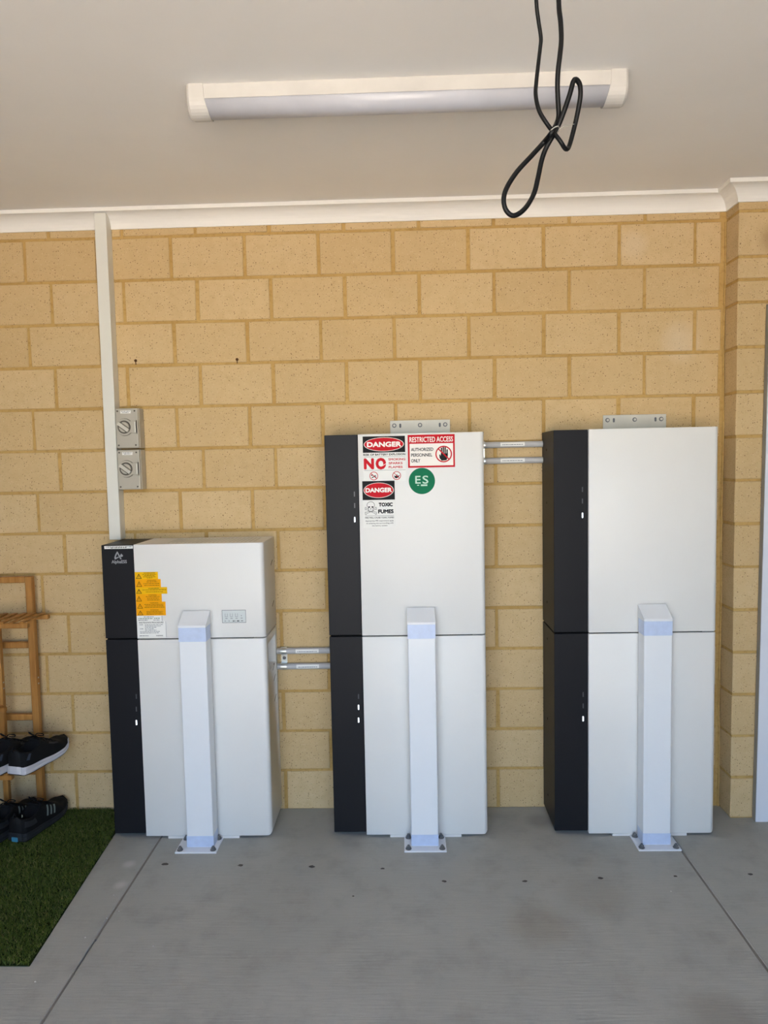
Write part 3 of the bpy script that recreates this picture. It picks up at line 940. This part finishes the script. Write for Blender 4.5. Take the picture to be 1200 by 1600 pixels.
# ------------------------------------------------------------------ cable duct and isolator switches
DX0, DX1, DY = -0.8885, -0.841, -0.060
duct = thing('cable_duct', 'tall pale square cable duct running from the cornice down to the short cabinet', 'cable duct', ((DX0 + DX1) / 2, -0.03, 1.177))
obj('duct_cover', MB().box(DX0, DX1, DY, DY + 0.012, 1.1775, 2.489, 0.0015), PVC_CREAM, duct)
obj('duct_base', MB().box(DX0 + 0.001, DX1 - 0.001, DY + 0.0125, -0.0056, 1.1775, 2.487), PVC_CREAM, duct)
def isolator(label, z0, z1):
    xl, xr = -0.8365, -0.7425
    xc = (xl + xr) / 2
    root = thing('isolator_switch', label, 'switch', (xc, -0.035, z0), 'isolator switches beside the cable duct')
    obj('box', MB().box(xl, xr, -0.058, -0.0056, z0, z1, 0.002), SWITCH_GREY, root)
    obj('cover', MB().box(xl + 0.001, xr - 0.002, -0.070, -0.0582, z0 + 0.0015, z1 - 0.0015, 0.003, 2), SWITCH_GREY, root)
    kx, kz = -0.7985, z0 + 0.085
    pts = [(kx + 0.0335 * math.cos(a), kz + 0.0335 * math.sin(a)) for a in [0.75 + k * (2 * PI - 1.5) / 22 for k in range(23)]]
    pts += [(xr - 0.008, kz - 0.026), (xr - 0.008, kz + 0.026)]
    obj('rotor_housing', MB().prism(pts, 1, -0.0775, -0.0699), SWITCH_GREY, root)
    dial = MB().disc((kx, -0.0775, kz), 0.0265, 1, -0.0012, 28)  # its dark grey stands in for the crescent of shade around the knob
    obj('dial', dial, SWITCH_DARK, root, 'round dial, coloured dark to stand in for shading')
    kn = MB().disc((kx, -0.0787, kz), 0.0212, 1, -0.0045, 28, 0.0198)
    obj('knob', kn, SWITCH_GREY, root)
    d = Vector((0.80, 0, -0.60))
    n = Vector((0.60, 0, 0.80))
    hb = MB()
    c = Vector((kx, 0, kz))
    q = [c + d * a * 0.0258 + n * b * 0.0066 for a, b in ((-1, -1), (1, -1), (1, 1), (-1, 1))]
    hb.prism([(v.x, v.z) for v in q], 1, -0.092, -0.083)
    obj('handle', hb, HANDLE_GREY, root, 'paler turning bar')
    q = [c + d * a * 0.0240 + n * b * 0.0105 + Vector((0, 0, -0.0012)) for a, b in ((-1, -1), (1, -1), (1, 1), (-1, 1))]
    obj('handle_shadow', MB().prism([(v.x, v.z) for v in q], 1, -0.0836, -0.0825), SWITCH_DARK, root)  # dark bar added as painted shade beneath the turning bar
    rim = [(kx + (px - kx) * 1.055, kz + (pz - kz) * 1.055) for px, pz in pts]
    obj('housing_seam', MB().prism(rim, 1, -0.0706, -0.0697), SWITCH_DARK, root)
    obj('lock_tab', MB().box(xr - 0.0135, xr - 0.0080, -0.0795, -0.0699, kz - 0.021, kz + 0.021, 0.001), PVC_CREAM, root, 'pale shiny lock tab')
    st, sh = sticker(root, PAPER, xl + 0.022, z1 - 0.010, -0.070, 0.00259, 16.5, 4.6, 'tiny white printed label', 'name_label')
    sh.smudge(INK_GREY, 1, 1.2, 15.2, 0.9, 1.7, int(z0 * 100))
    sh.smudge(INK_GREY, 1, 3, 13.0, 2.7, 3.5, int(z0 * 100) + 5)
    sh.build(st)
    for x, z in ((xl + 0.010, z0 + 0.012), (xr - 0.014, z1 - 0.012), (xl + 0.010, z1 - 0.012), (xr - 0.014, z0 + 0.012)):
        obj('cover_screw', MB().disc((x, -0.070, z), 0.0035, 1, -0.001, 12), SWITCH_DARK, root)
isolator('upper grey rotary isolator switch beside the cable duct', 1.5520, 1.7140)
isolator('lower grey rotary isolator switch beside the cable duct', 1.3830, 1.5465)

# ------------------------------------------------------------------ LED batten on the ceiling
bat = thing('ceiling_batten_light', 'long white batten light with grey diffuser, unlit, fixed to the ceiling', 'light', (0.352, -0.906, CEIL_Z))
BX0, BX1, BY, BH = -0.247, 0.951, -0.906, 0.040
def batten_profile(g, low=True):
    pts = [(BY - BH - g, CEIL_Z), (BY - BH - g, CEIL_Z - 0.036)]
    if low:
        pts += [(BY - (BH + g) * math.cos(a), CEIL_Z - 0.036 - (0.037 + g) * math.sin(a) ** 0.9) for a in [PI * k / 14 for k in range(1, 14)]]
    return pts + [(BY + BH + g, CEIL_Z - 0.036), (BY + BH + g, CEIL_Z)]
ch = MB().prism(batten_profile(0, False), 0, BX0 + 0.046, BX1 - 0.046)
ch.box(BX0 + 0.046, BX1 - 0.046, BY - BH - 0.0012, BY - BH + 0.002, CEIL_Z - 0.0385, CEIL_Z - 0.034)
ch.box(BX0 + 0.046, BX1 - 0.046, BY + BH - 0.002, BY + BH + 0.0012, CEIL_Z - 0.0385, CEIL_Z - 0.034)
obj('channel', ch, LAMP_BODY, bat)
lower = [(BY - BH, CEIL_Z - 0.0362)] + [(BY - BH * math.cos(a), CEIL_Z - 0.036 - 0.037 * math.sin(a) ** 0.9) for a in [PI * k / 18 for k in range(1, 18)]] + [(BY + BH, CEIL_Z - 0.0362)]
df = MB().prism(lower, 0, BX0 + 0.040, BX1 - 0.040)
for i in range(len(df.sm)):
    df.sm[i] = i > 1
obj('diffuser', df, DIFFUSER, bat, 'grey frosted diffuser')
for s_, x in ((1, BX0), (-1, BX1)):
    mb = MB()
    n = None
    rings = []
    for k, (t, shrink) in enumerate(((0.0, 0.010), (0.003, 0.004), (0.009, 0.0), (0.048, 0.0))):
        pr = batten_profile(0.0035)
        cz = CEIL_Z
        ring = []
        for (yy, zz) in pr:
            fy = 1 - shrink / 0.044
            # the lower part of the inner rim runs on under the diffuser
            ext = 0.0 if k < 3 else 0.010 * max(0, min(1, (CEIL_Z - 0.030 - zz) / 0.04))
            ring.append((x + s_ * (t + ext), BY + (yy - BY) * fy, cz - (cz - zz) * (1 - shrink * 8 * (zz < CEIL_Z - 0.001) / 0.9)))
        rings.append(ring)
    n = len(rings[0])
    vs = [v for r_ in rings for v in r_]
    fs = [(i * n + k, i * n + (k + 1) % n, (i + 1) * n + (k + 1) % n, (i + 1) * n + k) for i in range(3) for k in range(n)]
    fs += [tuple(range(n)), tuple(range(3 * n, 4 * n))]
    mb.add(vs, fs)
    obj('end_cap', mb, LAMP_BODY, bat)

# ------------------------------------------------------------------ hanging black cable
pts = [(0.551, -1.75, 2.2023), (0.5551, -1.7437, 2.1767), (0.56, -1.7393, 2.1515), (0.5591, -1.738, 2.1355), (0.5555, -1.7403, 2.1096), (0.5513, -1.7454, 2.0793), (0.5489, -1.7519, 2.0563), (0.5528, -1.7578, 2.0296), (0.5631, -1.7614, 2.0089), (0.5756, -1.755, 1.9966), (0.586, -1.7585, 1.9808), (0.5944, -1.7528, 1.9721), (0.6, -1.7463, 1.9727), (0.6043, -1.7409, 1.9789), (0.6091, -1.7381, 1.993), (0.6152, -1.7389, 2.0166), (0.6194, -1.743, 2.0385), (0.6209, -1.7491, 2.0553), (0.6183, -1.7555, 2.067), (0.6121, -1.7603, 2.0725), (0.6066, -1.762, 2.0699), (0.601, -1.7602, 2.0504), (0.5909, -1.7554, 2.0216), (0.5824, -1.747, 2.0019), (0.574, -1.7429, 1.989), (0.5665, -1.7389, 1.9759), (0.5603, -1.7382, 1.9582), (0.5545, -1.7409, 1.933), (0.5461, -1.7464, 1.9038), (0.5303, -1.7529, 1.8787), (0.5118, -1.7585, 1.8663), (0.4991, -1.7617, 1.8736), (0.4951, -1.7614, 1.8908), (0.501, -1.7577, 1.911), (0.5185, -1.7518, 1.9378), (0.5425, -1.7453, 1.9638), (0.5642, -1.7402, 1.9875), (0.5719, -1.763, 1.9921), (0.5852, -1.7394, 2.0173), (0.5873, -1.7438, 2.0272), (0.585, -1.7501, 2.0441), (0.5827, -1.7564, 2.0657), (0.5828, -1.7607, 2.0879), (0.5856, -1.762, 2.1115), (0.5882, -1.7596, 2.135), (0.5884, -1.7545, 2.1642), (0.5869, -1.748, 2.2022)]
path = [(0.560, -1.73, CEIL_Z), (0.551, -1.74, 2.40), (0.548, -1.752, 2.29)] + pts + [(0.588, -1.752, 2.29), (0.580, -1.74, 2.40), (0.572, -1.73, CEIL_Z)]
cord = thing('hanging_cable', 'black cable hanging from the ceiling, looped and tied in a bow', 'cable', (0.566, -1.73, CEIL_Z))
fine = cat_rom(path, 5)
rad = [0.0031 + 0.0009 * min(1.0, max(0.0, (i / len(fine) - 0.12) * 4)) for i in range(len(fine))]
obj('cord', MB().tube(fine, rad, 10), CABLE, cord)
tie = MB()
tc = Vector((0.5765, -1.756, 1.9957))
tie.tube([tc + Vector((0.0085 * math.cos(a), 0.012 * math.sin(a), 0.0045 * math.cos(a + 0.6))) for a in [2 * PI * k / 20 for k in range(21)]], 0.0009, 6)
tie.tube(cat_rom([tc + Vector((0.006, -0.006, 0)), tc + Vector((0.016, -0.004, 0.006)), tc + Vector((0.034, 0.006, 0.014))], 4), 0.0006, 5)
obj('tie_wire', tie, TIE, cord, 'thin pale tie wire')

# ------------------------------------------------------------------ white door panel leaning at the right
dp = thing('door_panel', 'white upright panel leaning on the brick pier at the right edge', 'panel', (2.1, -0.128, 0))
def lean(x, z):
    return x + 0.0105 * z
def slab_lean(x0, x1, y0, y1, h):
    mb = MB()
    v = [(lean(x, z), y, z) for z in (0.0, h) for y in (y0, y1) for x in (x0, x1)]
    return mb.add(v, [(0, 2, 3, 1), (4, 5, 7, 6), (0, 1, 5, 4), (2, 6, 7, 3), (0, 4, 6, 2), (1, 3, 7, 5)])
obj('panel', slab_lean(1.7195, 2.50, -0.139, -0.1155, 2.05), DOORW, dp)
obj('edge_strip', slab_lean(1.7165, 1.7193, -0.138, -0.1155, 2.05), ALU, dp, 'dark grey edge strip')

# ------------------------------------------------------------------ artificial grass mat
GX0, GY0, GY1 = -2.2, -0.958, -0.008
mat_ = thing('grass_mat', 'dark green artificial grass mat on the floor under the shoe rack', 'mat', (-1.5, -0.48, 0))
def edge_x(y):
    return -0.858 - (y + 0.2) * 0.0636
mb = MB()
mb.add([(GX0, GY0, 0.0005), (edge_x(GY0), GY0, 0.0005), (edge_x(GY1) - 0.004, GY1, 0.0005), (GX0, GY1, 0.0005), (GX0, GY0, 0.005), (edge_x(GY0), GY0, 0.005), (edge_x(GY1) - 0.004, GY1, 0.005), (GX0, GY1, 0.005)],
       [(3, 2, 1, 0), (4, 5, 6, 7), (0, 1, 5, 4), (1, 2, 6, 5), (2, 3, 7, 6), (3, 0, 4, 7)])
obj('backing', mb, plain('grass_backing', (38, 46, 20), 0.9, 0.1), mat_)
rnd = random.Random(3)
gv, gf, gc = [], [], []
while len(gf) < 90000:
    y = rnd.uniform(GY0, GY1)
    x = rnd.uniform(GX0, edge_x(y) - (0.002 if y < -0.25 else 0.008))
    if x < -1.55 and rnd.random() < 0.55:
        continue
    a = rnd.uniform(0, 2 * PI)
    h = rnd.uniform(0.010, 0.021)
    w = rnd.uniform(0.0011, 0.0019)
    bx, by = math.cos(a) * w, math.sin(a) * w
    lx, ly = rnd.gauss(0, 0.006), rnd.gauss(-0.001, 0.006)
    k = len(gv)
    gv += [(x - bx, y - by, 0.004), (x + bx, y + by, 0.004), (x + lx, y + ly, h)]
    gf.append((k, k + 1, k + 2))
    t = rnd.random()
    c = lin((68 + 30 * t, 84 + 28 * t, 27 + 14 * t)) if t < 0.9 else lin((134, 128, 76))
    gc += [(*c, 1.0)] * 3
me = bpy.data.meshes.new('blades')
o_ = ORG[mat_.name]
me.from_pydata([(v[0] - o_[0], v[1] - o_[1], v[2] - o_[2]) for v in gv], [], gf)
ca = me.color_attributes.new('tint', 'FLOAT_COLOR', 'POINT')
ca.data.foreach_set('color', [q for c in gc for q in c])
me.materials.append(GRASS)
bl = bpy.data.objects.new('blades', me)
C.objects.link(bl)
bl.parent = mat_
bl['kind'] = 'stuff'

# ------------------------------------------------------------------ bamboo shoe rack
rack = thing('shoe_rack', 'bamboo shoe rack with slatted shelves against the wall at the left edge', 'shoe rack', (-1.5, -0.15, 0.004))
def bar(name, x0, x1, y0, y1, z0, z1, parent=rack, bev=0.003):
    return obj(name, MB().box(x0, x1, y0, y1, z0, z1, bev), BAMBOO, parent)
RL, RR = -1.90, -1.2235
for x in (RL, RR - 0.028):
    bar('leg', x, x + 0.028, -0.062, -0.034, 0.006, 1.030)          # rear legs
    bar('leg', x - 0.107, x - 0.0845, -0.123, -0.099, 0.006, 0.868)  # front legs
for x0, x1 in ((RL + 0.028, RR - 0.028),):
    bar('rail', x0, x1, -0.060, -0.036, 1.004, 1.0295)
    for z in (0.741, 0.432, 0.1965):
        bar('rail', x0, x1, -0.060, -0.038, z - 0.013, z + 0.013)
def shelf(z, y0, y1, x0, x1, nslat):
    sh = obj('shelf', MB().box(x0, x1, y1 - 0.020, y1, z - 0.018, z + 0.001, 0.002).box(x0, x1, y0, y0 + 0.020, z - 0.018, z + 0.001, 0.002), BAMBOO, rack)
    for k in range(nslat):
        x = x1 - 0.005 - (k + 0.5) * (x1 - x0 - 0.01) / nslat
        obj('slat', MB().box(x - 0.0085, x + 0.0085, y0 + 0.001, y1 - 0.001, z + 0.001, z + 0.008, 0.002), BAMBOO, sh)
shelf(0.873, -0.245, -0.0635, RL - 0.05, -1.150, 20)
shelf(0.502, -0.400, -0.125, RL - 0.05, -1.318, 16)
shelf(0.288, -0.300, -0.0635, RL - 0.02, -1.215, 16)
for z in (0.600, 0.575):
    for x in (RR + 0.0003, -1.3363):
        y = -0.048 if x > RR else -0.111
        obj('screw', MB().disc((x, y, z + 0.0), 0.0035, 0, 0.0012, 10), ZINC, rack)

# ------------------------------------------------------------------ sneakers
def lerp_tab(tab, t):
    for (a, va), (b, vb) in zip(tab, tab[1:]):
        if t <= b:
            f = (t - a) / (b - a)
            f = f * f * (3 - 2 * f)
            return va + (vb - va) * f
    return tab[-1][1]
WT = [(0, .012), (.025, .029), (.1, .040), (.25, .041), (.4, .041), (.6, .045), (.75, .049), (.88, .043), (.96, .027), (1, .006)]
SB = [(0, .010), (.06, .002), (.2, 0), (.62, 0), (.8, .006), (1, .030)]
TH = [(0, .034), (.3, .031), (.6, .026), (1, .022)]
TOP = [(0, .100), (.05, .109), (.2, .094), (.34, .104), (.42, .111), (.5, .098), (.65, .080), (.8, .064), (.92, .064), (.975, .054), (1, .034)]
SHOE_L = 0.285
def sneaker(label, pos, ang, group, kind):
    root = thing('sneaker', label, 'shoe', pos, group)
    M = Matrix.Translation(Vector(pos)) @ Matrix.Rotation(ang, 4, 'Z')
    def tr(mb):
        mb.v = [tuple(M @ Vector(v)) for v in mb.v]
        return mb
    N = 34
    ts = [0.004 + 0.992 * (0.5 - 0.5 * math.cos(PI * i / N)) for i in range(N + 1)]
    # sole in layers
    def sole(f0, f1, grow):
        mb = MB()
        rings = []
        for t in ts:
            w, z0, th = lerp_tab(WT, t) + grow, lerp_tab(SB, t), lerp_tab(TH, t)
            a, b = z0 + th * f0, z0 + th * f1
            x = t * SHOE_L + (grow if t > 0.9 else -grow if t < 0.1 else 0)
            rings.append([(x, -w * 0.97, a), (x, -w, (a + b) / 2), (x, -w * 0.96, b), (x, w * 0.96, b), (x, w, (a + b) / 2), (x, w * 0.97, a)])
        n = 6
        vs = [v for r_ in rings for v in r_]
        fs = [(i * n + k, i * n + (k + 1) % n, (i + 1) * n + (k + 1) % n, (i + 1) * n + k) for i in range(N) for k in range(n)] + [tuple(range(n)), tuple(range(N * n, N * n + n))]
        mb.add(vs, fs)
        return tr(mb)
    midm = MIDSOLE if kind == 'white' else MID_DARK
    so = obj('midsole', sole(0.12, 0.50, 0.0035), midm, root, 'white foam midsole' if kind == 'white' else None)
    obj('midsole_upper_layer', sole(0.50, 0.98, 0.0025), midm, so)
    obj('outsole', sole(0.0, 0.12, 0.0015), RUBBER, root)
    # upper with an open collar
    K_ = 20
    def pt(t, u):
        """a point of the upper at length t and arc u (0 right .. 1 left)"""
        w, z0 = lerp_tab(WT, t), lerp_tab(SB, t) + lerp_tab(TH, t) * 0.9
        top = lerp_tab(TOP, t)
        if top < z0 + 0.012:
            top = z0 + 0.012
        a = PI * u
        c, s_ = math.cos(a), math.sin(a)
        return Vector((t * SHOE_L, -math.copysign(abs(c) ** 0.6, c) * w * 0.985, z0 + (top - z0) * s_ ** 0.62))
    mb = MB()
    rings = []
    for t in ts:
        ring = []
        for k in range(K_ + 1):
            u = k / K_
            p = pt(t, u)
            if 0.035 < t < 0.37 and 0.28 < u < 0.72:
                dip = min(1, (t - 0.035) / 0.05, (0.37 - t) / 0.06) * min(1, (u - 0.28) / 0.09, (0.72 - u) / 0.09)
                p.z = p.z + (lerp_tab(SB, t) + 0.042 - p.z) * max(0, dip)
            ring.append(tuple(p))
        rings.append(ring)
    n = K_ + 1
    mb.add([v for r_ in rings for v in r_], [(i * n + k, i * n + k + 1, (i + 1) * n + k + 1, (i + 1) * n + k) for i in range(N) for k in range(K_)] + [tuple(range(n)), tuple(range(N * n, N * n + n))], True)
    up = obj('upper', tr(mb), UPPER, root)
    # tongue, laces, heel tab
    tg = MB()
    a0, a1 = pt(0.50, 0.5), pt(0.37, 0.5)
    vs = []
    for q, w, lift in ((a0, 0.016, 0.002), ((a0 + a1) / 2, 0.020, 0.006), (a1 + Vector((-0.012, 0, 0.006)), 0.022, 0.010)):
        vs += [(q.x, -w, q.z + lift - 0.004), (q.x, 0, q.z + lift), (q.x, w, q.z + lift - 0.004), (q.x - 0.004, -w, q.z + lift - 0.010), (q.x - 0.004, 0, q.z + lift - 0.007), (q.x - 0.004, w, q.z + lift - 0.010)]
    fs = []
    for i in (0, 6):
        fs += [(i, i + 1, i + 7, i + 6), (i + 1, i + 2, i + 8, i + 7), (i + 3, i + 9, i + 10, i + 4), (i + 4, i + 10, i + 11, i + 5), (i, i + 6, i + 9, i + 3), (i + 2, i + 5, i + 11, i + 8)]
    fs += [(12, 13, 16, 15), (13, 14, 17, 16)]
    tg.add(vs, fs, True)
    obj('tongue', tr(tg), LACE, root)
    for q in range(5):
        t = 0.42 + q * 0.05
        la = MB()
        la.tube([pt(t + 0.012 * (0.5 - abs(u - 0.5)), u) + Vector((0, 0, 0.0025)) for u in [0.30 + 0.40 * k / 8 for k in range(9)]], 0.0022, 6)
        obj('lace', tr(la), LACE, root)
    c0 = pt(0.42, 0.5) + Vector((0, 0, 0.006))
    bow = MB()
    for sg in (-1, 1):
        bow.tube(cat_rom([c0, c0 + Vector((-0.006, sg * 0.018, 0.014)), c0 + Vector((0.006, sg * 0.034, 0.008)), c0 + Vector((0.012, sg * 0.026, -0.002)), c0 + Vector((0.004, sg * 0.008, 0.002))], 4), 0.0019, 6)
    obj('bow', tr(bow), LACE, root)
    ht = MB()
    h0 = Vector((0.004, 0, 0.098))
    ht.tube(cat_rom([h0 + Vector((0.006, 0, -0.010)), h0 + Vector((-0.006, 0, 0.006)), h0 + Vector((0.002, 0, 0.018)), h0 + Vector((0.012, 0, 0.006))], 4), 0.003, 6)
    obj('heel_tab', tr(ht), LACE, root)
    def patch(name, mat, quad, lift=0.0016, label=None):
        """a thin patch on the right side given as corners (t, u)"""
        mb = MB()
        nu, nv = 5, 6
        vs = []
        for i in range(nu):
            for j in range(nv):
                f, g = i / (nu - 1), j / (nv - 1)
                t = (quad[0][0] * (1 - f) + quad[1][0] * f) * (1 - g) + (quad[3][0] * (1 - f) + quad[2][0] * f) * g
                u = (quad[0][1] * (1 - f) + quad[1][1] * f) * (1 - g) + (quad[3][1] * (1 - f) + quad[2][1] * f) * g
                p = pt(t, u)
                vs.append((p.x, p.y - lift, p.z + lift * 0.4))
        mb.add(vs, [(i * nv + j, i * nv + j + 1, (i + 1) * nv + j + 1, (i + 1) * nv + j) for i in range(nu - 1) for j in range(nv - 1)], True)
        return obj(name, tr(mb), mat, up, label)
    if kind == 'white':
        patch('heel_panel', GLOSSY, ((0.085, 0.06), (0.14, 0.06), (0.19, 0.20), (0.15, 0.20)), label='small shiny grey panel')
        patch('side_overlay', MID_DARK, ((0.52, 0.20), (0.70, 0.20), (0.68, 0.27), (0.54, 0.27)))
    else:
        for q in range(3):
            t = 0.50 + q * 0.065
            patch('stripe', STRIPE, ((t - 0.035, 0.05), (t - 0.005, 0.05), (t + 0.035, 0.30), (t + 0.005, 0.30)), label='grey stripe')
        patch('heel_counter', MID_DARK, ((0.06, 0.05), (0.28, 0.05), (0.25, 0.16), (0.07, 0.16)))
        patch('side_line', STRIPE, ((0.05, 0.30), (0.065, 0.30), (0.10, 0.44), (0.09, 0.44)))
        hb = MB().box(-0.0052, 0.006, -0.017, 0.010, 0.009, 0.027, 0.002)
        obj('heel_patch', tr(hb), HEELBLUE, root, 'blue patch on the heel of the sole')
    return root
ANG = math.radians(70)
sneaker('black sneaker with white sole on the rack shelf, right one of the pair', (-1.187, -0.332, 0.2965), math.radians(77), 'black sneakers with white soles', 'white')
sneaker('black sneaker with white sole on the rack shelf, left one cut by the photo edge', (-1.291, -0.342, 0.2965), math.radians(80), 'black sneakers with white soles', 'white')
sneaker('all-black sneaker with three grey stripes on the grass mat, right one of the pair', (-1.219, -0.298, 0.014), math.radians(78), 'all-black sneakers on the grass mat', 'black')
sneaker('all-black sneaker on the grass mat, left one cut by the photo edge', (-1.320, -0.314, 0.014), math.radians(82), 'all-black sneakers on the grass mat', 'black')
